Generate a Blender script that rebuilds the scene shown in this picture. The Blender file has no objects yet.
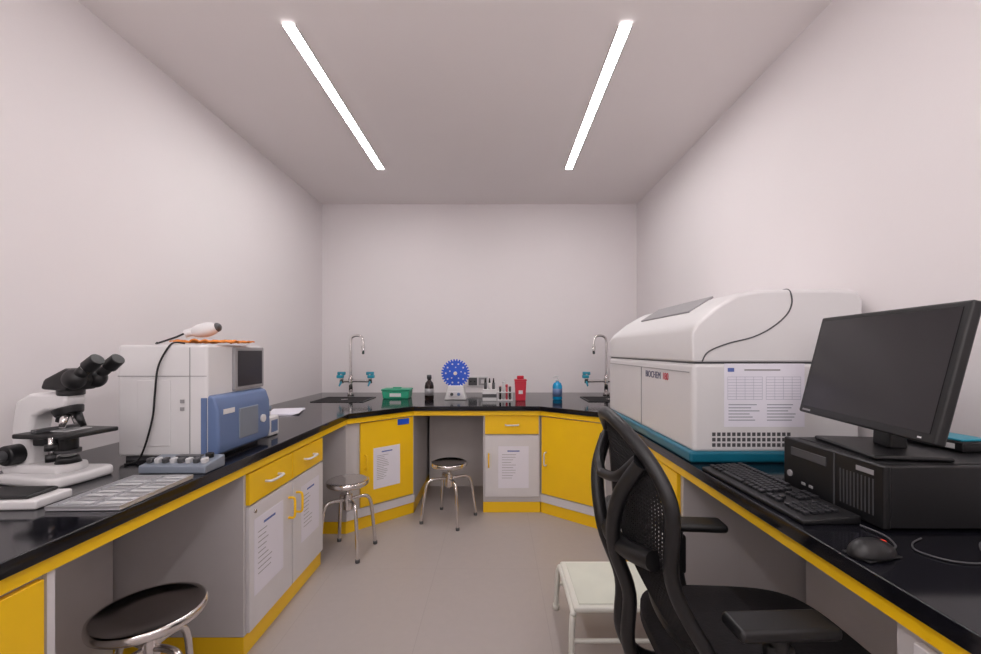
import bpy, bmesh, math, random
from mathutils import Vector, Matrix, noise
random.seed(4)
S=bpy.context.scene
S.view_settings.view_transform='Standard'
COL=S.collection

# ---------------- materials ----------------
def mat(name,col,rough=.5,metal=0,emit=None,estr=0,noise_amt=0.04,nscale=8,bump=0,coat=0):
    m=bpy.data.materials.new(name); m.use_nodes=True
    nt=m.node_tree; b=nt.nodes['Principled BSDF']
    b.inputs['Roughness'].default_value=rough
    b.inputs['Metallic'].default_value=metal
    b.inputs['Coat Weight'].default_value=coat
    tc=nt.nodes.new('ShaderNodeTexCoord'); n=nt.nodes.new('ShaderNodeTexNoise')
    n.inputs['Scale'].default_value=nscale; n.inputs['Detail'].default_value=4
    nt.links.new(tc.outputs['Object'],n.inputs['Vector'])
    r=nt.nodes.new('ShaderNodeValToRGB')
    r.color_ramp.elements[0].position=.3; r.color_ramp.elements[1].position=.7
    r.color_ramp.elements[0].color=[c*(1-noise_amt) for c in col]+[1]
    r.color_ramp.elements[1].color=[min(1,c*(1+noise_amt)) for c in col]+[1]
    nt.links.new(n.outputs['Fac'],r.inputs['Fac']); nt.links.new(r.outputs['Color'],b.inputs['Base Color'])
    if bump:
        bp=nt.nodes.new('ShaderNodeBump'); bp.inputs['Strength'].default_value=bump; bp.inputs['Distance'].default_value=.004
        n2=nt.nodes.new('ShaderNodeTexNoise'); n2.inputs['Scale'].default_value=120
        nt.links.new(tc.outputs['Object'],n2.inputs['Vector'])
        nt.links.new(n2.outputs['Fac'],bp.inputs['Height']); nt.links.new(bp.outputs['Normal'],b.inputs['Normal'])
    if emit:
        b.inputs['Emission Color'].default_value=list(emit)+[1]; b.inputs['Emission Strength'].default_value=estr
    return m
WALL=mat('wall_paint',(.81,.765,.772),.75,noise_amt=.012,nscale=1.5,bump=.05)
CEIL=mat('ceiling_paint',(.84,.785,.78),.85,noise_amt=.01,nscale=1.5)
YEL=mat('yellow_laminate',(.98,.60,.008),.32,noise_amt=.015)
GRY=mat('grey_laminate',(.58,.555,.56),.4,noise_amt=.02)
LGR=mat('light_grey_laminate',(.70,.68,.70),.35,noise_amt=.02)
GREYIN=mat('grey_inner_board',(.60,.56,.55),.6,noise_amt=.03)
WHT=mat('white_plastic',(.70,.685,.69),.42,noise_amt=.01)
WHT2=mat('warm_white_metal',(.72,.72,.66),.35,noise_amt=.01)
PAP=mat('paper_white',(.80,.78,.86),.8,noise_amt=.01)
INK=mat('ink_grey',(.12,.12,.2),.8)
INKB=mat('ink_blue',(.10,.15,.42),.8)
BLK=mat('black_plastic',(.006,.006,.007),.42,noise_amt=.1)
BLKM=mat('black_mesh_fabric',(.006,.005,.006),.8,noise_amt=.1)
BLKF=mat('black_seat_fabric',(.009,.007,.009),.9,noise_amt=.2,nscale=40,bump=.4)
SCR=mat('screen_glass',(.014,.012,.015),.25,noise_amt=.02)
DGR=mat('dark_grey',(.07,.07,.075),.45)
MGR=mat('mid_grey',(.30,.29,.30),.45)
CHR=mat('chrome',(.72,.69,.68),.16,1,noise_amt=.02)
ALU=mat('brushed_alu',(.60,.60,.62),.35,.8,noise_amt=.05)
TEAL=mat('teal_plastic',(.006,.13,.20),.35)
TEALB=mat('tap_handle_blue',(.02,.30,.42),.35)
BLUE=mat('blue_plastic',(.12,.18,.34),.4)
RBLUE=mat('rotor_blue',(.01,.09,.62),.35)
SLATE=mat('slate_blue_plastic',(.20,.23,.28),.4)
GRN=mat('green_plastic',(.02,.33,.19),.35)
RED=mat('red_plastic',(.55,.015,.04),.35)
ORG=mat('orange_cloth',(.78,.25,.04),.85)
BRN=mat('amber_bottle',(.02,.010,.008),.15)
SKY=mat('blue_liquid_bottle',(.01,.32,.62),.2)
GLS=mat('pale_glass',(.55,.55,.56),.1)
LED=mat('led_diffuser',(.9,.9,.9),.5,emit=(1,.968,.965),estr=50)
REDLED=mat('red_led',(.6,.04,.02),.4,emit=(1,.05,.02),estr=.25)
# granite
def granite():
    m=mat('black_granite',(.010,.010,.013),.10,noise_amt=.1)
    nt=m.node_tree; b=nt.nodes['Principled BSDF']
    v=nt.nodes.new('ShaderNodeTexVoronoi'); v.inputs['Scale'].default_value=220
    tc=nt.nodes.new('ShaderNodeTexCoord'); nt.links.new(tc.outputs['Object'],v.inputs['Vector'])
    r=nt.nodes.new('ShaderNodeValToRGB')
    r.color_ramp.elements[0].color=(.04,.04,.05,1); r.color_ramp.elements[1].color=(.006,.006,.009,1)
    r.color_ramp.elements[0].position=.05; r.color_ramp.elements[1].position=.16
    nt.links.new(v.outputs['Distance'],r.inputs['Fac']); nt.links.new(r.outputs['Color'],b.inputs['Base Color'])
    b.inputs['Specular IOR Level'].default_value=.42
    return m
GRA=granite()
def floor_mat():
    m=bpy.data.materials.new('floor_vinyl_tile'); m.use_nodes=True; nt=m.node_tree; b=nt.nodes['Principled BSDF']
    b.inputs['Roughness'].default_value=.42
    tc=nt.nodes.new('ShaderNodeTexCoord'); mp=nt.nodes.new('ShaderNodeMapping')
    mp.inputs['Location'].default_value=(.18,.25,0)
    br=nt.nodes.new('ShaderNodeTexBrick'); br.offset=0
    br.inputs['Scale'].default_value=1; br.inputs['Brick Width'].default_value=.6; br.inputs['Row Height'].default_value=1.2
    br.inputs['Mortar Size'].default_value=.0018
    br.inputs['Color1'].default_value=(.42,.375,.36,1); br.inputs['Color2'].default_value=(.425,.38,.365,1); br.inputs['Mortar'].default_value=(.375,.335,.32,1)
    nt.links.new(tc.outputs['Object'],mp.inputs['Vector']); nt.links.new(mp.outputs['Vector'],br.inputs['Vector'])
    n=nt.nodes.new('ShaderNodeTexNoise'); n.inputs['Scale'].default_value=30; n.inputs['Detail'].default_value=6
    nt.links.new(tc.outputs['Object'],n.inputs['Vector'])
    r=nt.nodes.new('ShaderNodeValToRGB'); r.color_ramp.elements[0].color=(.93,.93,.93,1); r.color_ramp.elements[1].color=(1,1,1,1)
    nt.links.new(n.outputs['Fac'],r.inputs['Fac'])
    mx=nt.nodes.new('ShaderNodeMixRGB'); mx.blend_type='MULTIPLY'; mx.inputs['Fac'].default_value=1
    nt.links.new(br.outputs['Color'],mx.inputs['Color1']); nt.links.new(r.outputs['Color'],mx.inputs['Color2'])
    nt.links.new(mx.outputs['Color'],b.inputs['Base Color'])
    return m
FLO=floor_mat()

# ---------------- builders ----------------
def root(name,loc=(0,0,0),rz=0):
    e=bpy.data.objects.new(name,None); e.empty_display_size=.05
    e.location=loc; e.rotation_euler=(0,0,rz); COL.objects.link(e); return e
def obj(name,bm,parent,m,smooth=False):
    me=bpy.data.meshes.new(name); bmesh.ops.recalc_face_normals(bm,faces=bm.faces[:])
    if smooth:
        for f in bm.faces: f.smooth=True
    bm.to_mesh(me); bm.free()
    o=bpy.data.objects.new(name,me); COL.objects.link(o)
    if parent: o.parent=parent
    me.materials.append(m); return o
def bevmod(o,w,seg=2):
    b=o.modifiers.new('bev','BEVEL'); b.width=w; b.segments=seg; b.limit_method='ANGLE'; b.angle_limit=math.radians(35)
    for p in o.data.polygons: p.use_smooth=True
    wn=o.modifiers.new('wn','WEIGHTED_NORMAL'); wn.keep_sharp=True
def box(name,parent,c,s,m,bev=0,rot=(0,0,0),seg=2):
    bm=bmesh.new(); bmesh.ops.create_cube(bm,size=1)
    bmesh.ops.scale(bm,vec=s,verts=bm.verts)
    o=obj(name,bm,parent,m); o.location=c; o.rotation_euler=rot
    if bev: bevmod(o,bev,seg)
    return o
def bb(name,parent,lo,hi,m,bev=0,seg=2):
    return box(name,parent,[(a+b)/2 for a,b in zip(lo,hi)],[abs(b-a) for a,b in zip(lo,hi)],m,bev,seg=seg)
def prism(name,parent,pts,z0,z1,m,bev=0,axis='z',seg=2):
    bm=bmesh.new()
    def mk(p,h):
        if axis=='z': return (p[0],p[1],h)
        if axis=='y': return (p[0],h,p[1])
        return (h,p[0],p[1])
    a=[bm.verts.new(mk(p,z0)) for p in pts]; b=[bm.verts.new(mk(p,z1)) for p in pts]
    bm.faces.new(a); bm.faces.new(b[::-1])
    n=len(pts)
    for i in range(n): bm.faces.new((a[i],a[(i+1)%n],b[(i+1)%n],b[i]))
    o=obj(name,bm,parent,m)
    if bev: bevmod(o,bev,seg)
    return o
def cyl(name,parent,p0,p1,r,m,r2=None,n=28,bev=0):
    p0=Vector(p0);p1=Vector(p1);d=p1-p0
    bm=bmesh.new(); bmesh.ops.create_cone(bm,cap_ends=True,segments=n,radius1=r,radius2=r if r2 is None else r2,depth=d.length)
    q=d.to_track_quat('Z','Y').to_matrix().to_4x4()
    bmesh.ops.transform(bm,matrix=Matrix.Translation((p0+p1)/2)@q,verts=bm.verts)
    for f in bm.faces: f.smooth=len(f.verts)==4
    o=obj(name,bm,parent,m)
    if bev: bevmod(o,bev)
    return o
def lathe(name,parent,prof,loc,m,n=40,tilt=None):
    bm=bmesh.new(); rings=[]
    for r,z in prof:
        if r<1e-5: rings.append([bm.verts.new((0,0,z))])
        else: rings.append([bm.verts.new((r*math.cos(2*math.pi*i/n),r*math.sin(2*math.pi*i/n),z)) for i in range(n)])
    for a,b in zip(rings,rings[1:]):
        for i in range(n):
            j=(i+1)%n
            if len(a)==1 and len(b)==1: continue
            if len(a)==1: bm.faces.new((a[0],b[i],b[j]))
            elif len(b)==1: bm.faces.new((a[i],a[j],b[0]))
            else: bm.faces.new((a[i],a[j],b[j],b[i]))
    o=obj(name,bm,parent,m,True); o.location=loc
    if tilt: o.rotation_euler=tilt
    return o
def tube(name,parent,pts,r,m,smooth=True,closed=False,res=6):
    c=bpy.data.curves.new(name+'_c','CURVE'); c.dimensions='3D'; c.bevel_depth=r; c.bevel_resolution=4; c.use_fill_caps=True
    if smooth:
        P=[Vector(p) for p in pts]; N=len(P); out=[]
        rng=range(N if closed else N-1)
        for i in rng:
            if closed: p0,p1,p2,p3=P[i-1],P[i],P[(i+1)%N],P[(i+2)%N]
            else: p0,p1,p2,p3=P[max(i-1,0)],P[i],P[i+1],P[min(i+2,N-1)]
            for k in range(res):
                t=k/res
                out.append(.5*((2*p1)+(p2-p0)*t+(2*p0-5*p1+4*p2-p3)*t*t+(3*p1-p0-3*p2+p3)*t**3))
        if not closed: out.append(P[-1])
        pts=out
    s=c.splines.new('POLY'); s.points.add(len(pts)-1)
    for i,p in enumerate(pts): s.points[i].co=(p[0],p[1],p[2],1)
    s.use_cyclic_u=closed
    tmp=bpy.data.objects.new('t',c); COL.objects.link(tmp)
    dg=bpy.context.evaluated_depsgraph_get(); me=bpy.data.meshes.new_from_object(tmp.evaluated_get(dg))
    bpy.data.objects.remove(tmp)
    me.name=name; me.materials.clear(); me.materials.append(m)
    for p in me.polygons: p.use_smooth=True
    o=bpy.data.objects.new(name,me); COL.objects.link(o)
    if parent: o.parent=parent
    return o
def ell(name,parent,c,s,m,rot=(0,0,0)):
    bm=bmesh.new(); bmesh.ops.create_uvsphere(bm,u_segments=32,v_segments=18,radius=1)
    bmesh.ops.scale(bm,vec=s,verts=bm.verts)
    o=obj(name,bm,parent,m,True); o.location=c; o.rotation_euler=rot; return o

# face helpers : outward normal is right-hand of p0->p1
class Face:
    def __init__(s,p0,p1):
        s.p0=Vector((p0[0],p0[1],0)); s.p1=Vector((p1[0],p1[1],0)); s.d=(s.p1-s.p0); s.L=s.d.length; s.d.normalize()
        s.n=Vector((s.d.y,-s.d.x,0)); s.a=math.atan2(s.d.y,s.d.x)
    def pt(s,u,off,z): return s.p0+s.d*u+s.n*off+Vector((0,0,z))
    def slab(s,name,parent,u0,u1,z0,z1,off0,off1,m,bev=0):
        return box(name,parent,s.pt((u0+u1)/2,(off0+off1)/2,(z0+z1)/2),(u1-u0,off1-off0,z1-z0),m,bev,(0,0,s.a))
    def handle(s,name,parent,u,z,L,vert,m,off=.018,r=.006):
        h=L/2
        if vert: P=[(u,off,z-h),(u,off+.028,z-h+.004),(u,off+.032,z),(u,off+.028,z+h-.004),(u,off,z+h)]
        else: P=[(u-h,off,z),(u-h+.004,off+.028,z),(u,off+.032,z),(u+h-.004,off+.028,z),(u+h,off,z)]
        return tube(name,parent,[s.pt(*p) for p in P],r,m)
    def paper(s,name,parent,u0,u1,z0,z1,off=.018,rows=9,blue=False):
        s.slab(name,parent,u0,u1,z0,z1,off,off+.0012,PAP)
        w=u1-u0;h=z1-z0
        s.slab(name+'_title',parent,u0+w*.3,u0+w*.7,z1-h*.13,z1-h*.10,off+.0012,off+.0018,INKB)
        for i in range(rows):
            zz=z1-h*(.2+.62*i/rows); e=random.uniform(.35,.6)
            s.slab(name+'_line_%d'%i,parent,u0+w*.12,u0+w*e,zz-h*.006,zz+h*.004,off+.0012,off+.0018,MGR)

# ---------------- room ----------------
XL,XR,YB,YF,ZC=-1.81,1.45,4.35,-1.3,2.80
bb('floor',None,(XL-.1,YF-.1,-.1),(XR+.1,YB+.1,0),FLO)
bb('wall_left',None,(XL-.1,YF,0),(XL,YB,ZC),WALL)
bb('wall_right',None,(XR,YF,0),(XR+.1,YB,ZC),WALL)
bb('wall_back',None,(XL-.1,YB,0),(XR+.1,YB+.1,ZC),WALL)
bb('wall_front',None,(XL-.1,YF-.1,0),(XR+.1,YF,ZC),WALL)
bb('ceiling',None,(XL-.1,YF-.1,ZC),(XR+.1,YB+.1,ZC+.1),CEIL)
for (x,y0,y1) in ((-.965,1.95,3.49),(.595,1.95,3.49),(-.965,-.95,.60),(.595,-.95,.60)):
    r=root('ceiling_light_strip',(x,(y0+y1)/2,ZC))
    L=(y1-y0)/2
    bb('diffuser',r,(-.027,-L,-.006),(.027,L,-.001),LED)
    bb('trim_a',r,(-.032,-L-.004,-.008),(-.027,L+.004,0),WHT)
    bb('trim_b',r,(.027,-L-.004,-.008),(.032,L+.004,0),WHT)
# added fill lamp, unseen behind the camera, aimed up to brighten the ceiling
ld=bpy.data.lights.new('ceiling_fill_light','AREA'); ld.shape='RECTANGLE'; ld.size=2.4; ld.size_y=1.0; ld.energy=27; ld.color=(1,.955,.955)
lo_=bpy.data.objects.new('ceiling_fill_light',ld); COL.objects.link(lo_); lo_.location=(-.15,-.6,1.75); lo_.rotation_euler=(math.radians(142),0,0)

# ---------------- counter ----------------
ct=root('granite_lab_countertop')
inner=[(-1.025,.15),(-1.025,2.90),(-.645,3.285),(.335,3.285),(.743,2.955),(.743,.15)]
poly=[(XL,.15)]+inner+[(XR,.15),(XR,YB),(XL,YB)]
prism('slab',ct,poly,.812,.85,GRA,.004)
fl=[((-1.05,.15),(-1.05,2.91)),((-1.05,2.91),(-.655,3.31)),((-.655,3.31),(.345,3.31)),((.345,3.31),(.768,2.967)),((.768,2.967),(.768,.15))]
for i,(a,b) in enumerate(fl):
    Face(a,b).slab('apron_%d'%i,ct,0,Face(a,b).L,.775,.812,-.012,.010,YEL)
kp=root('under_counter_back_panel')
bb('panel_left',kp,(-1.62,1.02,0),(-1.60,1.75,.80),GREYIN)
bb('panel_left_far',kp,(-1.62,2.54,0),(-1.60,2.93,.80),GREYIN)
bb('panel_centre',kp,(-.64,3.98,0),(-.12,4.0,.80),GREYIN)
bb('panel_right',kp,(1.28,.84,0),(1.30,1.74,.80),GREYIN)
bb('panel_right_far',kp,(1.28,2.62,0),(1.30,2.96,.80),GREYIN)

def carcass(r,pts):
    prism('carcass',r,pts,.085,.81,GRY,.002)
    prism('plinth',r,pts,0,.083,YEL,.002)
# left run cabinet
f=Face((-1.062,1.76),(-1.062,2.53)); r=root('lab_base_cabinet')
carcass(r,[(-1.062,1.76),(-1.062,2.53),(-1.70,2.53),(-1.70,1.76)])
f.slab('drawer_a',r,.012,.38,.632,.765,0,.018,YEL,.003); f.slab('drawer_b',r,.388,.758,.632,.765,0,.018,YEL,.003)
f.slab('door_a',r,.012,.38,.095,.622,0,.018,LGR,.003); f.slab('door_b',r,.388,.758,.095,.622,0,.018,LGR,.003)
f.handle('handle_drawer_a',r,.19,.70,.11,False,LGR); f.handle('handle_drawer_b',r,.57,.70,.11,False,LGR)
f.handle('handle_door_a',r,.345,.50,.10,True,YEL); f.handle('handle_door_b',r,.425,.50,.10,True,YEL)
f.paper('notice_a',r,.045,.29,.23,.56); f.paper('notice_b',r,.48,.70,.26,.56)
c=f.pt(.05,.018,.595); cyl('lock',r,c,c+f.n*.006,.008,CHR)
# near left cabinet
f=Face((-1.062,.16),(-1.062,1.0)); r=root('lab_base_cabinet')
carcass(r,[(-1.062,.16),(-1.062,1.0),(-1.70,1.0),(-1.70,.16)])
f.slab('stile',r,.82,.838,.095,.77,0,.012,LGR)
f.slab('drawer_a',r,.41,.81,.50,.762,0,.018,YEL,.003); f.slab('drawer_b',r,.01,.40,.50,.762,0,.018,YEL,.003)
f.slab('door_a',r,.41,.81,.095,.49,0,.018,LGR,.003); f.slab('door_b',r,.01,.40,.095,.49,0,.018,LGR,.003)
f.handle('handle_a',r,.55,.65,.11,False,LGR); f.handle('handle_b',r,.2,.65,.11,False,LGR)
# left corner cabinet
f=Face((-1.06,2.945),(-.66,3.33)); r=root('corner_base_cabinet')
carcass(r,[(-1.06,2.945),(-.66,3.33),(-.66,4.2),(-1.70,4.2),(-1.70,2.945)])
f.slab('door',r,.10,f.L-.015,.16,.765,0,.018,YEL,.003)
f.slab('rail',r,.0,f.L,.09,.15,0,.010,LGR)
f.paper('notice',r,.20,.42,.27,.57,rows=14)
f.handle('handle',r,.135,.48,.10,True,YEL)
f.slab('blue_sticker',r,.40,.50,.715,.760,.018,.020,RBLUE)
# centre cabinet
f=Face((-.11,3.335),(.345,3.335)); r=root('drawer_base_cabinet')
carcass(r,[(-.11,3.335),(.345,3.335),(.345,4.2),(-.11,4.2)])
f.slab('drawer',r,.015,f.L-.015,.625,.77,0,.018,YEL,.003)
f.slab('door',r,.015,f.L-.015,.13,.612,0,.018,LGR,.003)
f.paper('notice',r,.12,.36,.20,.53,rows=10)
f.handle('handle_drawer',r,f.L/2,.70,.10,False,LGR)
f.handle('handle_door',r,.045,.42,.10,True,YEL)
# right corner cabinet
f=Face((.350,3.335),(.772,2.985)); r=root('corner_base_cabinet')
carcass(r,[(.350,3.335),(.772,2.985),(1.36,2.985),(1.36,4.2),(.350,4.2)])
f.slab('door',r,.015,f.L-.015,.16,.765,0,.018,YEL,.003)
f.slab('rail',r,.0,f.L,.09,.15,0,.010,LGR)
f.handle('handle',r,.06,.44,.10,True,LGR)
# right run cabinet
f=Face((.780,2.60),(.780,1.76)); r=root('lab_base_cabinet')
carcass(r,[(.780,2.60),(.780,1.76),(1.36,1.76),(1.36,2.60)])
f.slab('drawer_a',r,.01,.41,.58,.765,0,.018,YEL,.003); f.slab('drawer_b',r,.42,.82,.58,.765,0,.018,YEL,.003)
f.slab('door_a',r,.01,.41,.095,.57,0,.018,LGR,.003); f.slab('door_b',r,.42,.82,.095,.57,0,.018,LGR,.003)
f.handle('handle_a',r,.2,.68,.11,False,LGR); f.handle('handle_b',r,.65,.68,.11,False,LGR)
f.handle('handle_door_a',r,.38,.46,.10,True,YEL); f.handle('handle_door_b',r,.45,.46,.10,True,YEL)
# near right cabinet
f=Face((.780,.82),(.780,.16)); r=root('lab_base_cabinet')
carcass(r,[(.780,.82),(.780,.16),(1.36,.16),(1.36,.82)])
f.slab('drawer',r,.05,.65,.58,.755,0,.018,LGR,.003); f.slab('door',r,.05,.65,.095,.57,0,.018,LGR,.003)
f.handle('handle',r,.35,.68,.11,False,YEL)

# ---------------- stools ----------------
def stool(x,y,h,rad,ang=.4,fr=1.0):
    r=root('chrome_revolving_stool',(x,y,0),ang)
    lathe('seat',r,[(0,h-.034),(rad*.93,h-.034),(rad,h-.026),(rad*1.015,h-.014),(rad,h-.003),(rad*.95,h),(rad*.9,h-.004),(rad*.5,h-.008),(0,h-.010)],(0,0,0),CHR,64)
    cyl('screw',r,(0,0,h-.20),(0,0,h-.034),.012,CHR)
    cyl('hub',r,(0,0,h-.19),(0,0,h-.09),.028,CHR,bev=.004)
    cyl('plate',r,(0,0,h-.046),(0,0,h-.034),.06,CHR)
    zz=h-.125
    for i in range(4):
        a=i*math.pi/2+.3; c,s=math.cos(a)*fr,math.sin(a)*fr
        P=[(.02,zz),(.10,zz+.004),(.155,zz-.004),(.185,zz-.04),(.20,zz-.12),(.225,.012)]
        tube('leg_%d'%(i+1),r,[(p*c,p*s,q) for p,q in P],.011,CHR)
        cyl('foot_%d'%(i+1),r,(.225*c,.225*s,0),(.225*c,.225*s,.02),.014,DGR)
stool(-1.10,1.33,.475,.152,1.05,.68)
stool(-.955,2.69,.46,.13,.35,.8)
stool(-.365,3.20,.44,.135,.1,.95)

# ---------------- white foot step ----------------
r=root('white_foot_step',(.50,1.88,0))
box('tread',r,(0,0,.24),(.38,.38,.022),WHT2,.009,seg=3)
box('tread_rubber',r,(0,0,.2525),(.33,.33,.003),mat('step_mat_cream',(.66,.68,.60),.7),.001)
for sx in (-1,1):
    tube('leg_frame_%d'%(1 if sx<0 else 2),r,[(sx*.205,-.215,.012),(sx*.20,-.20,.17),(sx*.195,-.185,.215),(sx*.19,-.15,.228),(sx*.19,.15,.228),(sx*.195,.185,.215),(sx*.20,.20,.17),(sx*.205,.215,.012)],.0125,WHT2)
for sy in (-1,1):
    tube('brace_%d'%(1 if sy<0 else 2),r,[(-.20,sy*.205,.13),(.20,sy*.205,.13)],.009,WHT2,False)
    for sx in (-1,1): cyl('foot_%d%d'%(sx+1,sy+1),r,(sx*.205,sy*.215,0),(sx*.205,sy*.215,.025),.016,WHT2)

# ---------------- taps & sinks ----------------
def tap(x,y,sg):
    r=root('laboratory_gooseneck_tap',(x,y,.85))
    cyl('base',r,(0,0,0),(0,0,.03),.032,CHR,bev=.005)
    cyl('column',r,(0,0,.03),(0,0,.20),.018,CHR)
    cyl('collar',r,(0,0,.12),(0,0,.17),.025,CHR,bev=.004)
    tube('spout',r,[(0,0,.18),(0,0,.40),(0,0,.52),(sg*.015,0,.565),(sg*.06,0,.58),(sg*.105,0,.565),(sg*.12,0,.52),(sg*.12,0,.47)],.012,CHR)
    cyl('nozzle',r,(sg*.12,0,.40),(sg*.12,0,.475),.013,CHR,r2=.018)
    for k in (-1,1):
        e=k*(.20 if k==sg else .075)
        tube('branch_%d'%(k+2),r,[(0,0,.14),(e*.5,-.02,.14),(e,-.04,.14)],.013,CHR)
        cyl('valve_%d'%(k+2),r,(e,-.04,.12),(e,-.04,.21),.018,CHR)
        cyl('handle_%d'%(k+2),r,(e-.035,-.04,.215),(e+.035,-.04,.215),.016,TEALB)
        cyl('nib_%d'%(k+2),r,(e,-.04,.14),(e,-.10,.10),.011,TEALB,r2=.007)
        box('lever_%d'%(k+2),r,(e+.01*k,-.045,.185),(.06,.05,.03),TEALB,.006)
tap(-1.42,4.08,1); tap(1.06,4.08,-1)
def sink(cx,cy,w,d,rz):
    r=root('recessed_sink_basin',(cx,cy,.85),rz)
    for nm,lo,hi in (('rim_f',(-w/2-.015,-d/2-.015,0),(w/2+.015,-d/2,.006)),('rim_b',(-w/2-.015,d/2,0),(w/2+.015,d/2+.015,.006)),
                  ('rim_l',(-w/2-.015,-d/2,0),(-w/2,d/2,.006)),('rim_r',(w/2,-d/2,0),(w/2+.015,d/2,.006))):
        bb(nm,r,lo,hi,BLK,.002)
    bb('basin_floor',r,(-w/2,-d/2,.0005),(w/2,d/2,.0015),BLKM)
    cyl('drain',r,(0,0,.0015),(0,0,.004),.03,CHR)
sink(-1.35,3.72,.42,.34,.0); sink(1.00,3.74,.42,.34,0)

# ---------------- haematology analyser (left) ----------------
r=root('haematology_analyser',(-1.32,1.855,.85))
bb('feet',r,(-.16,-.18,0),(.16,.18,.02),DGR)
bb('body',r,(-.18,-.195,.018),(.175,.195,.46),WHT,.012,3)
bb('side_panel_recess',r,(-.10,-.1975,.06),(.03,-.194,.32),WHT,.002)
bb('side_seam_top',r,(-.178,-.1965,.335),(.172,-.1945,.338),MGR)
bb('side_seam_vertical',r,(.105,-.1965,.03),(.108,-.1945,.45),MGR)
for i in range(2): bb('latch_%d'%i,r,(.07,-.199,.20+.03*i),(.085,-.196,.214+.03*i),MGR)
prism('blue_front',r,[(.165,.02),(.210,.02),(.218,.06),(.215,.20),(.198,.25),(.165,.262)],-.19,.19,BLUE,.010,axis='y')
bb('blue_side_skirt',r,(.150,-.1975,.02),(.172,-.19,.25),BLUE,.002)
bb('sample_door',r,(.213,-.06,.06),(.222,.08,.19),SLATE,.004)
cyl('start_button',r,(.215,.12,.12),(.225,.12,.12),.018,WHT)
bb('screen_bezel',r,(.17,-.04,.265),(.188,.185,.452),MGR,.005)
bb('screen',r,(.187,-.02,.28),(.190,.165,.437),SCR)
bb('label',r,(.214,-.16,.18),(.2185,-.09,.20),WHT)

# cloth
bm=bmesh.new(); bmesh.ops.create_grid(bm,x_segments=40,y_segments=30,size=1)
for v in bm.verts:
    x,y=v.co.x*.12,v.co.y*.095
    x+=.015*noise.noise(Vector((x*20,y*20,3)))
    z=.010+.014*abs(noise.noise(Vector((x*22,y*22,0))))+.006*noise.noise(Vector((x*60,y*60,5)))
    v.co=(x,y,max(.001,z))
o=obj('orange_cleaning_cloth',bm,None,ORG,True); o.location=(-1.24,1.84,1.311)
sm=o.modifiers.new('s','SOLIDIFY'); sm.thickness=.004; sm.offset=1
# scanner
r=root('handheld_barcode_scanner',(-1.25,1.80,1.376),.5)
ell('head',r,(0,0,.0),(.055,.038,.031),WHT,(0,-.25,0))
ell('window',r,(.042,0,.012),(.018,.030,.020),DGR,(0,-.25,0))
tube('grip',r,[(-.02,0,-.005),(-.045,0,-.010),(-.072,0,-.018)],.017,WHT)
tube('cable',r,[(-.075,0,-.018),(-.105,-.01,-.035),(-.165,.02,-.058),(-.145,-.10,-.058)],.004,BLK)
tube('hanging_black_cable',None,[(-1.28,1.72,1.317),(-1.285,1.67,1.319),(-1.30,1.652,1.29),(-1.33,1.647,1.22),(-1.34,1.645,1.12),(-1.35,1.645,1.02),(-1.38,1.64,.90),(-1.40,1.63,.858),(-1.42,1.60,.855)],.0035,BLK)

# cell counter
r=root('blood_cell_counter',(-1.155,1.545,.85),0)
prism('case',r,[(-.055,0),(.055,0),(.055,.045),(-.055,.028)],-.12,.12,SLATE,.005,axis='x')
for i in range(8): box('key_%d'%i,r,(-.10+.028*i,-.022,.040),(.018,.024,.020),GLS if i%2 else DGR,.004,(.15,0,0))
bb('display',r,(-.04,.015,.040),(.05,.042,.0465),DGR,.001)
cyl('knob',r,(.085,.02,.040),(.085,.02,.058),.014,BLK,bev=.003)
# slide tray
r=root('aluminium_slide_tray',(-1.135,1.29,.85),0.03)
bb('plate',r,(-.10,-.145,0),(.10,.145,.006),ALU,.002)
for i,(lo,hi) in enumerate([((-.10,-.145,.006),(-.096,.145,.014)),((.096,-.145,.006),(.10,.145,.014)),((-.096,-.145,.006),(.096,-.141,.014)),((-.096,.141,.006),(.096,.145,.014))]): bb('rim_%d'%i,r,lo,hi,ALU)
for i in range(8): bb('rib_%d'%i,r,(-.092,-.118+.033*i,.006),(.092,-.115+.033*i,.011),ALU)
bb('divider',r,(-.003,-.14,.006),(.003,.14,.012),ALU)
for i in range(8):
    for k in (-1,1): bb('slide_%d_%d'%(i,k+1),r,(k*.048-.036,-.112+.033*i,.006),(k*.048+.036,-.090+.033*i,.008),MGR if (i+k)%3==0 else GLS)
# white box with black folder
r=root('microscope_accessory_box',(-1.40,1.20,.85),.06)
bb('white_case',r,(-.19,-.055,0),(.13,.055,.026),WHT,.006)
bb('black_lid',r,(-.17,-.045,.026),(.10,.045,.038),BLK,.006)

# ---------------- microscope ----------------
r=root('binocular_microscope',(-1.475,1.42,.85),-.12)
prism('base',r,[(-.15,-.075),(-.04,-.085),(.08,-.10),(.105,-.085),(.11,0),(.105,.085),(.08,.10),(-.04,.085),(-.15,.075)],0,.035,WHT,.012,seg=3)
prism('base_top',r,[(-.15,-.06),(.05,-.05),(.075,0),(.05,.05),(-.15,.06)],.03,.062,WHT,.012,seg=3)
prism('arm',r,[(-.15,.05),(-.075,.05),(-.068,.10),(-.075,.17),(-.065,.215),(-.02,.235),(.055,.245),(.068,.285),(.03,.300),(-.08,.296),(-.135,.268),(-.15,.18)],-.034,.034,WHT,.014,axis='y',seg=3)
cyl('coarse_knob',r,(-.115,-.075,.095),(-.115,.075,.095),.033,BLK,bev=.006)
cyl('fine_knob',r,(-.115,-.098,.095),(-.115,.098,.095),.018,DGR,bev=.003)
cyl('knob_cap',r,(-.115,-.101,.095),(-.115,-.098,.095),.010,WHT)
bb('stage',r,(-.07,-.085,.155),(.125,.085,.170),BLK,.004)
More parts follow.
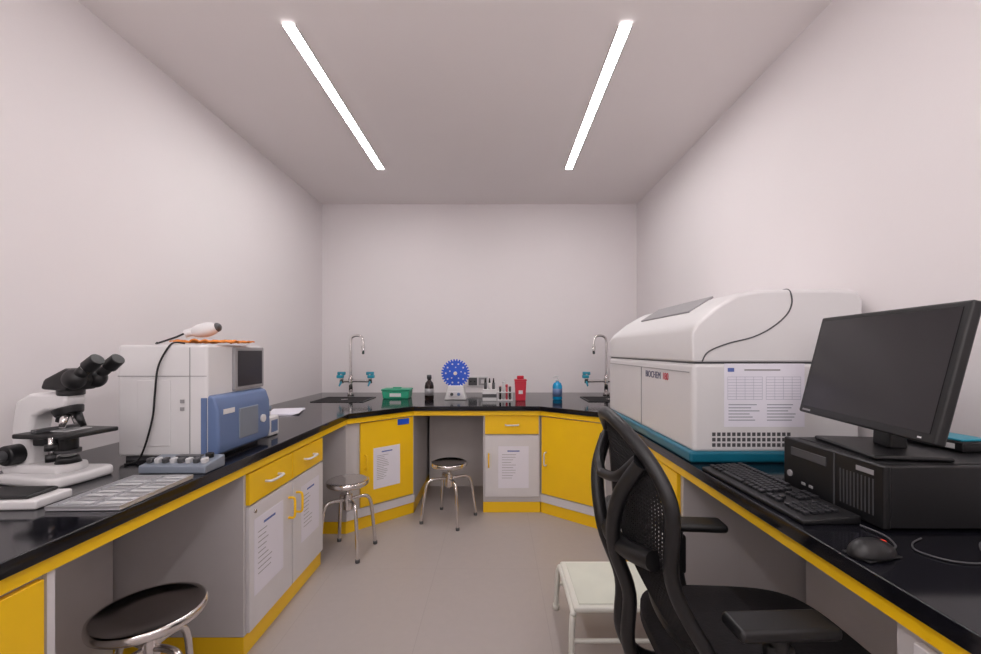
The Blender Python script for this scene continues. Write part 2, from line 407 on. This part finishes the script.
bb('stage_mount',r,(-.07,-.03,.12),(.02,.03,.156),BLK,.004)
bb('slide_holder',r,(-.02,-.07,.170),(.0,.06,.182),DGR,.002)
bb('specimen_slide',r,(-.005,-.03,.170),(.06,.05,.172),GLS)
cyl('stage_control_shaft',r,(.09,-.095,.165),(.09,-.095,.09),.006,CHR)
cyl('stage_control_knob_a',r,(.09,-.095,.125),(.09,-.095,.145),.015,BLK)
cyl('stage_control_knob_b',r,(.09,-.095,.09),(.09,-.095,.112),.013,BLK)
cyl('condenser',r,(.03,0,.105),(.03,0,.155),.026,BLK,bev=.004)
cyl('condenser_ring',r,(.03,0,.095),(.03,0,.107),.033,DGR)
cyl('illuminator',r,(.03,0,.062),(.03,0,.085),.034,BLK,r2=.026)
cyl('lamp_glass',r,(.03,0,.085),(.03,0,.088),.02,GLS)
cyl('nosepiece',r,(.035,0,.222),(.027,0,.246),.036,BLK,r2=.042,bev=.004)
for i,a in enumerate((0,1.57,3.14,4.71)):
    dx,dy=math.cos(a+.4),math.sin(a+.4); L=(.050,.042,.03,.046)[i]
    p=Vector((.035+dx*.02,dy*.02,.227)); q=p+Vector((dx*.4,dy*.4,-1)).normalized()*L
    cyl('objective_%d'%(i+1),r,p,q,.013,CHR if i%2 else BLK,r2=.008); 
cyl('head_turret',r,(.04,0,.288),(.04,0,.315),.036,BLK,bev=.004)
prism('prism_head',r,[(-.02,.31),(.08,.305),(.115,.335),(.105,.375),(.07,.380),(-.005,.345)],-.048,.048,BLK,.010,axis='y')
for k in (-1,1):
    p=Vector((.095,k*.033,.345)); d=Vector((.80,0,.60))
    ell('tube_housing_%d'%(k+2),r,p,(.036,.028,.034),BLK)
    cyl('eye_tube_%d'%(k+2),r,p,p+d*.065,.0175,BLK)
    cyl('tube_ring_%d'%(k+2),r,p+d*.060,p+d*.066,.019,CHR)
    cyl('eyepiece_%d'%(k+2),r,p+d*.064,p+d*.110,.023,BLK,r2=.021,bev=.003)
# small white dispenser behind analyser + papers
r=root('white_reagent_dispenser',(-1.19,2.17,.85))
bb('body',r,(-.04,-.05,0),(.04,.05,.10),WHT,.01)
cyl('neck',r,(0,0,.10),(0,0,.13),.018,WHT); cyl('cap',r,(0,0,.125),(0,0,.15),.022,SLATE)
bb('front_label',r,(.040,-.03,.02),(.0415,.03,.08),BLUE)
r=root('paper_stack',(-1.50,2.95,.85),.15)
for i in range(4): box('sheet_%d'%i,r,(.004*i,.003*i,.002+.0025*i),(.21,.297,.002),PAP,0,(0,0,.05*i))

# ---------------- back counter items ----------------
r=root('green_storage_tray',(-.915,3.86,.85))
prism('tub',r,[(-.115,0),(.115,0),(.125,.07),(-.125,.07)],-.08,.08,GRN,.008,axis='y')
bb('lid',r,(-.13,-.085,.07),(.13,.085,.088),GRN,.008); bb('lid_handle',r,(-.04,-.02,.088),(.04,.02,.10),GRN,.005)
bb('label',r,(-.05,-.086,.02),(.05,-.081,.05),WHT)
r=root('amber_reagent_bottle',(-.60,3.72,.85))
lathe('bottle',r,[(0,0),(.036,0),(.04,.006),(.04,.12),(.034,.15),(.016,.17),(.016,.185),(0,.185)],(0,0,0),BRN)
lathe('cap',r,[(0,.185),(.021,.185),(.021,.215),(.018,.22),(0,.22)],(0,0,0),DGR)
lathe('label',r,[(.0405,.04),(.0408,.04),(.0408,.10),(.0405,.10)],(0,0,0),MGR)
# rotor
r=root('blue_test_tube_rotator',(-.366,3.74,.85))
prism('stand',r,[(-.10,0),(.10,0),(.085,.045),(.07,.13),(-.07,.13),(-.085,.045)],-.05,.06,WHT,.01,axis='y')
bb('panel',r,(-.06,-.056,.03),(.06,-.05,.075),LGR,.002)
cyl('knob',r,(-.03,-.068,.052),(-.03,-.055,.052),.014,DGR); cyl('knob_b',r,(.03,-.068,.052),(.03,-.055,.052),.014,BLUE)
cyl('axle',r,(0,-.07,.235),(0,.03,.235),.014,CHR)
bb('axle_support',r,(-.03,-.01,.12),(.03,.03,.26),WHT,.008)
n=30; pts=[]
for i in range(n):
    a=2*math.pi*i/n
    for da,rr in ((-.08,.108),(-.045,.125),(.045,.125),(.08,.108)): pts.append((rr*math.cos(a+da),.235+rr*math.sin(a+da)))
prism('disc',r,pts[:],-.045,-.03,RBLUE,axis='y')
for i in range(10):
    a=2*math.pi*i/10
    p=Vector((.085*math.cos(a),-.049,.235+.085*math.sin(a))); cyl('tube_port_%d'%i,r,p,p+Vector((0,.005,0)),.0075,WHT)
    p=Vector((.052*math.cos(a+.26),-.049,.235+.052*math.sin(a+.26)))
    if i%2==0: cyl('port_inner_%d'%i,r,p,p+Vector((0,.005,0)),.006,WHT)
cyl('hub',r,(0,-.062,.235),(0,-.044,.235),.016,WHT)
# wall sockets
r=root('wall_power_socket',(-.20,YB,.965))
bb('plate',r,(-.11,-.012,-.055),(.11,0,.055),WHT,.004)
bb('module_dark',r,(-.095,-.018,-.04),(-.005,-.011,.04),DGR,.003); bb('module_b',r,(.01,-.016,-.04),(.095,-.011,.04),MGR,.003)
for k in (-.07,-.03): cyl('pin_%d'%int(k*-100),r,(k,-.020,0),(k,-.017,0),.008,BLK)
bb('switch',r,(.035,-.021,-.02),(.065,-.015,.02),WHT,.002)
# reagent box
r=root('white_dropper_bottle_box',(-.065,3.66,.85))
bb('carton',r,(-.06,-.04,0),(.06,.04,.10),WHT,.004); bb('carton_band',r,(-.061,-.041,.03),(.061,-.03,.06),DGR)
for i,k in enumerate((-.035,0,.035)):
    cyl('dropper_%d'%i,r,(k,0,.10),(k,0,.155),.013,(DGR,WHT,DGR)[i]); cyl('teat_%d'%i,r,(k,0,.155),(k,0,.195),.009,BLK,r2=.005)
r=root('test_tube_rack',(.070,3.66,.85))
bb('base',r,(-.065,-.04,0),(.065,.04,.012),WHT,.002); bb('top',r,(-.065,-.04,.07),(.065,.04,.078),WHT,.002)
for k in (-1,1): bb('side_%d'%(k+1),r,(k*.063-.003,-.04,0),(k*.063+.003,.04,.078),WHT)
for i in range(4):
    for j in range(2):
        x=-.042+.028*i; y=-.018+.036*j; hh=(.10,.15,.12,.10)[i]
        cyl('tube_%d%d'%(i,j),r,(x,y,.012),(x,y,hh),.009,(BRN,GLS,RED)[(i+j)%3]); cyl('cap_%d%d'%(i,j),r,(x,y,hh),(x,y,hh+.022),.011,(DGR,RED,WHT)[(i*2+j)%3])
r=root('red_sharps_container',(.205,3.68,.85))
prism('bin',r,[(-.042,0),(.042,0),(.050,.17),(-.050,.17)],-.045,.045,RED,.006,axis='y')
bb('lid',r,(-.054,-.05,.17),(.054,.05,.185),RED,.005); cyl('flap',r,(0,0,.185),(0,0,.215),.03,RED,bev=.004)
bb('label',r,(-.018,-.0495,.06),(.018,-.045,.09),WHT)
r=root('hand_sanitizer_bottle',(.535,3.72,.85))
lathe('bottle',r,[(0,0),(.036,0),(.042,.008),(.042,.12),(.034,.145),(.014,.158),(.014,.168),(0,.168)],(0,0,0),SKY)
cyl('collar',r,(0,0,.166),(0,0,.182),.017,WHT); cyl('stem',r,(0,0,.18),(0,0,.205),.005,WHT)
tube('pump_nozzle',r,[(.008,0,.207),(-.02,0,.207),(-.038,0,.198)],.006,WHT)
lathe('label',r,[(.0425,.03),(.043,.03),(.043,.10),(.0425,.10)],(0,0,0),BLUE)

# ---------------- large biochemistry analyser ----------------
r=root('biochemistry_analyser')
Y0,Y1=1.64,2.86
bb('teal_base',r,(.750,Y0-.010,.85),(1.425,Y1,.895),TEAL,.012,3)
bb('body',r,(.765,Y0,.888),(1.42,Y1,1.238),WHT,.018,3)
bm=bmesh.new()
prof=[(.765,1.243),(.762,1.36),(.785,1.398),(.86,1.462),(.94,1.512),(1.03,1.530),(1.34,1.532),(1.41,1.526),(1.43,1.49),(1.42,1.243)]
rows=[(Y0,.0),(Y0,.96),(Y0+.015,.99),(Y0+.045,1.0),(Y1-.2,1.0),(Y1-.05,.95),(Y1,.85),(Y1,0)]
vs=[]
for y,k in rows[1:-1]:
    vs.append([bm.verts.new((x,y,1.243+(z-1.243)*k)) for x,z in prof])
for a,b in zip(vs,vs[1:]):
    for i in range(len(prof)):
        j=(i+1)%len(prof); bm.faces.new((a[i],a[j],b[j],b[i]))
bm.faces.new(vs[0]); bm.faces.new(vs[-1][::-1])
o=obj('lid',bm,r,WHT); bevmod(o,.008,3)
bb('lid_gap',r,(.775,Y0+.01,1.236),(1.41,Y1-.01,1.246),DGR)
yy=Y0-.0015
def lz(z): return 1.243+(z-1.243)*.96
sp=[(.80,1.245),(.825,1.285),(.90,1.318),(1.00,1.345),(1.075,1.385),(1.13,1.435),(1.150,1.48),(1.147,1.52)]
tube('lid_seam',r,[(x,yy,lz(z)) for x,z in sp]+[(1.147,Y0+.015,1.528),(1.15,Y0+.045,1.5315)],.0028,DGR)
tube('lid_seam_top',r,[(1.15,Y0+.045,1.532),(1.15,Y1-.22,1.532)],.002,MGR,False)
box('top_window',r,(.905,2.17,1.492),(.13,.62,.010),MGR,.02,(0,-math.radians(32),0),seg=4)
bb('side_seam',r,(.762,Y0+.03,1.20),(.7655,Y1-.03,1.203),MGR)
bb('door_seam',r,(.762,2.22,.90),(.7655,2.224,1.20),MGR)
# notice sheets and vents on near end
ff=Face((.765,Y0),(1.42,Y0))
def sheet(nm,x0,x1,z0,z1):
    ff.slab(nm,r,x0-.765,x1-.765,z0,z1,0,.0015,PAP)
sheet('notice_sheet',.887,1.20,.99,1.237)
ff.slab('sheet_logo',r,.135,.160,1.205,1.22,.0015,.002,INKB); ff.slab('sheet_title',r,.20,.34,1.209,1.215,.0015,.002,MGR)
LN=mat('printed_line_grey',(.42,.43,.52),.8)
for blk in ((.135,.27),(.285,.42)):
    for i in range(9):
        z=1.185-i*.011; ff.slab('row_%d'%i,r,blk[0],blk[1],z-.0007,z+.0007,.0015,.002,LN)
    for i in range(5):
        u=blk[0]+(blk[1]-blk[0])*i/4; ff.slab('col_%d'%i,r,u-.0005,u+.0005,1.097,1.185,.0015,.002,LN)
for i in range(6):
    for j in range(2):
        u=.138+.15*j; z=1.075-i*.012
        ff.slab('text_line',r,u,u+random.uniform(.08,.13),z,z+.003,.0015,.002,SLATE)
for i in range(16):
    for j in range(3):
        u=.075+i*.0195; z=.912+j*.021
        ff.slab('vent_slot',r,u,u+.013,z,z+.014,-.002,.001,DGR)
ff.slab('red_sticker',r,.64,.652,1.05,1.10,0,.001,RED)
def text(nm,parent,s,size,loc,rot,m):
    c=bpy.data.curves.new(nm,'FONT'); c.body=s; c.size=size; c.extrude=.0006
    t=bpy.data.objects.new('t',c); COL.objects.link(t)
    me=bpy.data.meshes.new_from_object(t.evaluated_get(bpy.context.evaluated_depsgraph_get())); bpy.data.objects.remove(t)
    me.materials.clear(); me.materials.append(m)
    o=bpy.data.objects.new(nm,me); COL.objects.link(o); o.parent=parent; o.location=loc; o.rotation_euler=rot
rt=(math.pi/2,0,-math.pi/2)
text('badge_text',r,'BIOCHEM',.046,(.7635,2.16,1.155),rt,INK)
text('badge_text_red',r,'180',.046,(.7635,1.94,1.155),rt,RED)

# ---------------- desktop computer, monitor ----------------
r=root('desktop_computer',(1.155,1.19,.85))
bb('case',r,(-.205,-.175,.006),(.20,.175,.158),BLK,.005)
bb('front_bezel',r,(-.222,-.178,.004),(-.203,.178,.160),BLK,.006)
bb('drive_slot',r,(-.2245,.0,.11),(-.221,.14,.135),DGR,.001)
bb('bezel_split',r,(-.2235,-.03,.01),(-.2215,-.026,.155),DGR)
for i in range(10): bb('vent_%d'%i,r,(-.2235,-.15+.011*i,.03),(-.2215,-.147+.011*i,.12),DGR)
cyl('power_button',r,(-.226,.145,.05),(-.221,.145,.05),.010,MGR)
bb('badge',r,(-.2240,-.15,.130),(-.2215,-.10,.142),MGR)
bb('usb_a',r,(-.2240,.05,.03),(-.2215,.065,.037),MGR); bb('usb_b',r,(-.2240,.08,.03),(-.2215,.095,.037),MGR)
bb('top_plate',r,(-.19,-.155,.158),(.19,.155,.160),BLK,.001)
for k in (-.15,.15):
    for j in (-.12,.12): cyl('foot_%d%d'%(int(k*100),int(j*100)),r,(k,j,0),(k,j,.008),.012,DGR)

r=root('computer_monitor',(1.066,1.180,1.0105),-math.radians(9.2))
bb('base_plate',r,(-.09,-.13,0),(.09,.13,.012),BLK,.005)
prism('neck',r,[(.01,.01),(.055,.01),(.045,.20),(.02,.20)],-.035,.035,BLK,.006,axis='y')
tl=root('tilt_head',(0,0,0)); tl.parent=r; tl.location=(-.015,0,.227); tl.rotation_euler=(0,math.radians(13),0)
bb('panel',tl,(-.012,-.272,-.165),(.012,.272,.165),BLK,.006)
bb('rear_shell',tl,(.012,-.20,-.12),(.032,.20,.12),BLK,.010)
bb('screen',tl,(-.0135,-.255,-.142),(-.0115,.255,.150),SCR)
bb('hinge',tl,(.02,-.04,-.06),(.045,.04,.04),BLK,.005)
bb('logo',tl,(-.0135,.205,-.157),(-.012,.248,-.151),MGR)
bb('power_led',tl,(-.0135,-.235,-.156),(-.012,-.225,-.152),LGR)

# keyboard
r=root('computer_keyboard',(.835,1.30,.85),math.radians(2))
prism('body',r,[(-.075,0),(.075,0),(.075,.022),(-.075,.012)],-.245,.245,BLK,.004,axis='y')
BLK2=mat('keycap_black',(.012,.012,.015),.4,noise_amt=.05)
def key(x,y,w,l=.0155):
    z=.0205+(x+.0)*(.010/.15)
    box('key',r,(x,y,z),(l,w,.009),BLK2,.002,(0,-math.atan(.010/.15),0))
ys=[.228-.0193*i for i in range(15)]
for ri,x in enumerate((.060,.036,.017,-.002,-.021,-.042,-.060)):
    if ri==6: continue
    if ri==5:
        for y,w in ((.226,.022),(.20,.017),(.178,.017),(.105,.11),(.03,.017),(.008,.017),(-.014,.017),(-.038,.020)): key(x,y,w)
    else:
        for y in ys[:15 if ri else 13]: key(x,y,.0165)
    for y in (-.075,-.094,-.113):
        if ri in (0,1,2) or (ri==5) or (ri==4 and y==-.094): key(x,y,.0165)
    if ri>0:
        for y in (-.150,-.169,-.188,-.207): key(x,y,.0165)
# mouse
r=root('computer_mouse',(.805,.90,.85),math.radians(15))
bm=bmesh.new(); bmesh.ops.create_uvsphere(bm,u_segments=32,v_segments=20,radius=1)
for v in bm.verts:
    x,y,z=v.co; z=max(z,-.0)
    v.co=(x*.058*(1),y*.031*(1-.12*x),z*.034*(1-.25*x)+.003)
obj('shell',bm,r,BLK,True)
cyl('wheel',r,(.030,-.003,.022),(.030,.003,.022),.008,REDLED)
bb('side_trim',r,(-.05,-.028,.002),(.045,.028,.005),BLK,.002)
tube('cable',r,[(.055,0,.008),(.085,.01,.005),(.12,.05,.005),(.13,.10,.005),(.13,.113,.005)],.002,DGR)
# small network router on the computer case
r=root('network_router',(1.305,1.20,1.0105),.1)
bb('body',r,(-.05,-.06,0),(.045,.09,.030),BLK,.006); bb('blue_band',r,(-.048,-.055,.030),(.04,.08,.036),TEALB,.002)
bb('white_label',r,(-.0515,-.04,.008),(-.049,.03,.022),WHT)
tube('antenna',r,[(.03,.08,.02),(.032,.085,.14)],.005,BLK,False)
tube('dark_usb_cable',None,[(.985,.975,.853),(.94,.95,.853),(.915,.915,.853),(.935,.875,.853),(.985,.86,.853),(1.04,.88,.853),(1.06,.92,.853),(1.12,.96,.853),(1.20,.92,.853)],.0016,DGR)
tube('black_power_cable',None,[(1.28,.96,.855),(1.18,.93,.855),(1.13,.88,.855),(1.15,.80,.855),(1.22,.74,.855),(1.33,.76,.855),(1.40,.72,.855)],.004,BLK)

# ---------------- office chair (faces +x) ----------------
r=root('mesh_office_chair',(.655,1.16,0),math.radians(-1))
cyl('hub',r,(0,0,.06),(0,0,.13),.035,BLK,bev=.004)
for i in range(5):
    a=2*math.pi*i/5+.5; c,s=math.cos(a),math.sin(a)
    bm=bmesh.new()
    A=[(.02,-.024,.075),(.02,.024,.075),(.02,.024,.12),(.02,-.024,.12)]; B=[(.275,-.014,.062),(.275,.014,.062),(.275,.014,.085),(.275,-.014,.085)]
    rot=lambda p:(p[0]*c-p[1]*s,p[0]*s+p[1]*c,p[2])
    va=[bm.verts.new(rot(p)) for p in A]; vb=[bm.verts.new(rot(p)) for p in B]
    bm.faces.new(va); bm.faces.new(vb[::-1])
    for k in range(4): bm.faces.new((va[k],va[(k+1)%4],vb[(k+1)%4],vb[k]))
    bevmod(obj('base_arm_%d'%(i+1),bm,r,BLK),.005)
    for q in (-.014,.014):
        p=Vector((.265*c-q*s*1,.265*s+q*c,.027)); t=Vector((-s,c,0))
        cyl('caster_%d_%d'%(i+1,q>0),r,p-t*.008,p+t*.008,.027,BLK,bev=.003)
    cyl('caster_stem_%d'%(i+1),r,(.265*c,.265*s,.03),(.265*c,.265*s,.07),.008,DGR)
cyl('gas_lift_outer',r,(0,0,.12),(0,0,.30),.026,BLK); cyl('gas_lift_inner',r,(0,0,.30),(0,0,.40),.015,CHR)
bb('mechanism',r,(-.12,-.07,.385),(.10,.07,.43),BLK,.01)
# seat cushion
bm=bmesh.new(); bmesh.ops.create_cube(bm,size=2)
bmesh.ops.subdivide_edges(bm,edges=bm.edges[:],cuts=7,use_grid_fill=True)
for v in bm.verts:
    x,y,z=v.co
    m_=max(abs(x),abs(y)); rr=(abs(x)**4+abs(y)**4)**.25
    if rr>1e-6: x,y=x*m_/rr*1.0,y*m_/rr
    X=x*.285; Yy=y*.250*(1-.06*x); Z=z*.035*(1-.35*m_**4)
    if z>0: Z+=-.010*(1-y*y)+.006
    Z-=.03*max(0,x-.5)**2*4*.5
    v.co=(X,Yy,Z)
o=obj('seat_cushion',bm,r,BLKF,True); o.location=(.065,0,.475)
ss=o.modifiers.new('s','SUBSURF'); ss.levels=1; ss.render_levels=1
# backrest
def bx(y,z):
    t=(z-.55)/.58
    return -.190-.195*t-.030*math.sin(t*math.pi*1.6)+.045*(y/.23)**2
def hw(t):
    return .240-.03*math.exp(-((t-.35)/.18)**2)-.10*max(0,(t-.66)/.34)**2.0-.05*max(0,(.15-t)/.15)**2
NU,NV=40,54
bm=bmesh.new(); g=[]
for j in range(NV+1):
    t=j/NV; row=[]
    for i in range(NU+1):
        u=-1+2*i/NU; y=u*hw(t); z=.55+.565*t-.045*u*u*max(0,(t-.6)/.4)
        row.append(bm.verts.new((bx(y,z),y,z)))
    g.append(row)
for j in range(NV):
    for i in range(NU): bm.faces.new((g[j][i],g[j][i+1],g[j+1][i+1],g[j+1][i]))
edge=[g[0][i].co.copy() for i in range(0,NU+1,3)]+[g[j][NU].co.copy() for j in range(2,NV-1,3)]+[g[NV][i].co.copy() for i in range(NU-1,0,-3)]+[g[j][0].co.copy() for j in range(NV-2,0,-3)]
o=obj('back_mesh',bm,r,BLKM); w=o.modifiers.new('w','WIREFRAME'); w.thickness=.0080; w.use_replace=True; w.use_even_offset=False
tube('back_frame',r,edge,.017,BLK,closed=True)
def B(y,z,o=0): return (bx(y,z)-o,y,z)
tube('lumbar_bar',r,[B(-.19,.80,.02),B(-.10,.785,.035),B(0,.78,.04),B(.10,.785,.035),B(.19,.80,.02)],.024,BLK)
for k in (-1,1):
    tube('back_spine_%d'%(k+2),r,[(-.08,k*.02,.41),(-.24,k*.03,.42),(-.30,k*.035,.50),B(k*.04,.64,.06),B(k*.06,.78,.055),B(k*.12,.92,.05),B(k*.17,1.02,.012)],.019,BLK)
    tube('upper_loop_%d'%(k+2),r,[B(k*.16,1.03,.01),B(k*.10,.97,.04),B(0,.95,.05)],.013,BLK)
    box('arm_pad_%d'%(k+2),r,(-.005 if k>0 else -.045,k*.262,.700),(.22,.080,.028),BLK,.012,(0,0,k*-.06),seg=3)
    tube('arm_post_%d'%(k+2),r,[(-.05,k*.262,.69),(-.05,k*.268,.60),(-.04,k*.262,.50),(-.02,k*.22,.425),(0,k*.10,.415)],.020,BLK)
    box('arm_sleeve_%d'%(k+2),r,(-.05,k*.266,.60),(.06,.030,.13),BLK,.010)

# ---------------- camera ----------------
cd=bpy.data.cameras.new('camera'); cam=bpy.data.objects.new('camera',cd); COL.objects.link(cam)
cam.location=(0,0,1.29); cam.rotation_euler=(math.pi/2,0,0)
cd.sensor_width=36; cd.lens=420*36/981; cd.shift_x=-6.5/981; cd.shift_y=23/981; cd.clip_start=.02
S.camera=cam
w=bpy.data.worlds.new('world'); S.world=w; w.use_nodes=True
w.node_tree.nodes['Background'].inputs[0].default_value=(.5,.48,.5,1); w.node_tree.nodes['Background'].inputs[1].default_value=.3
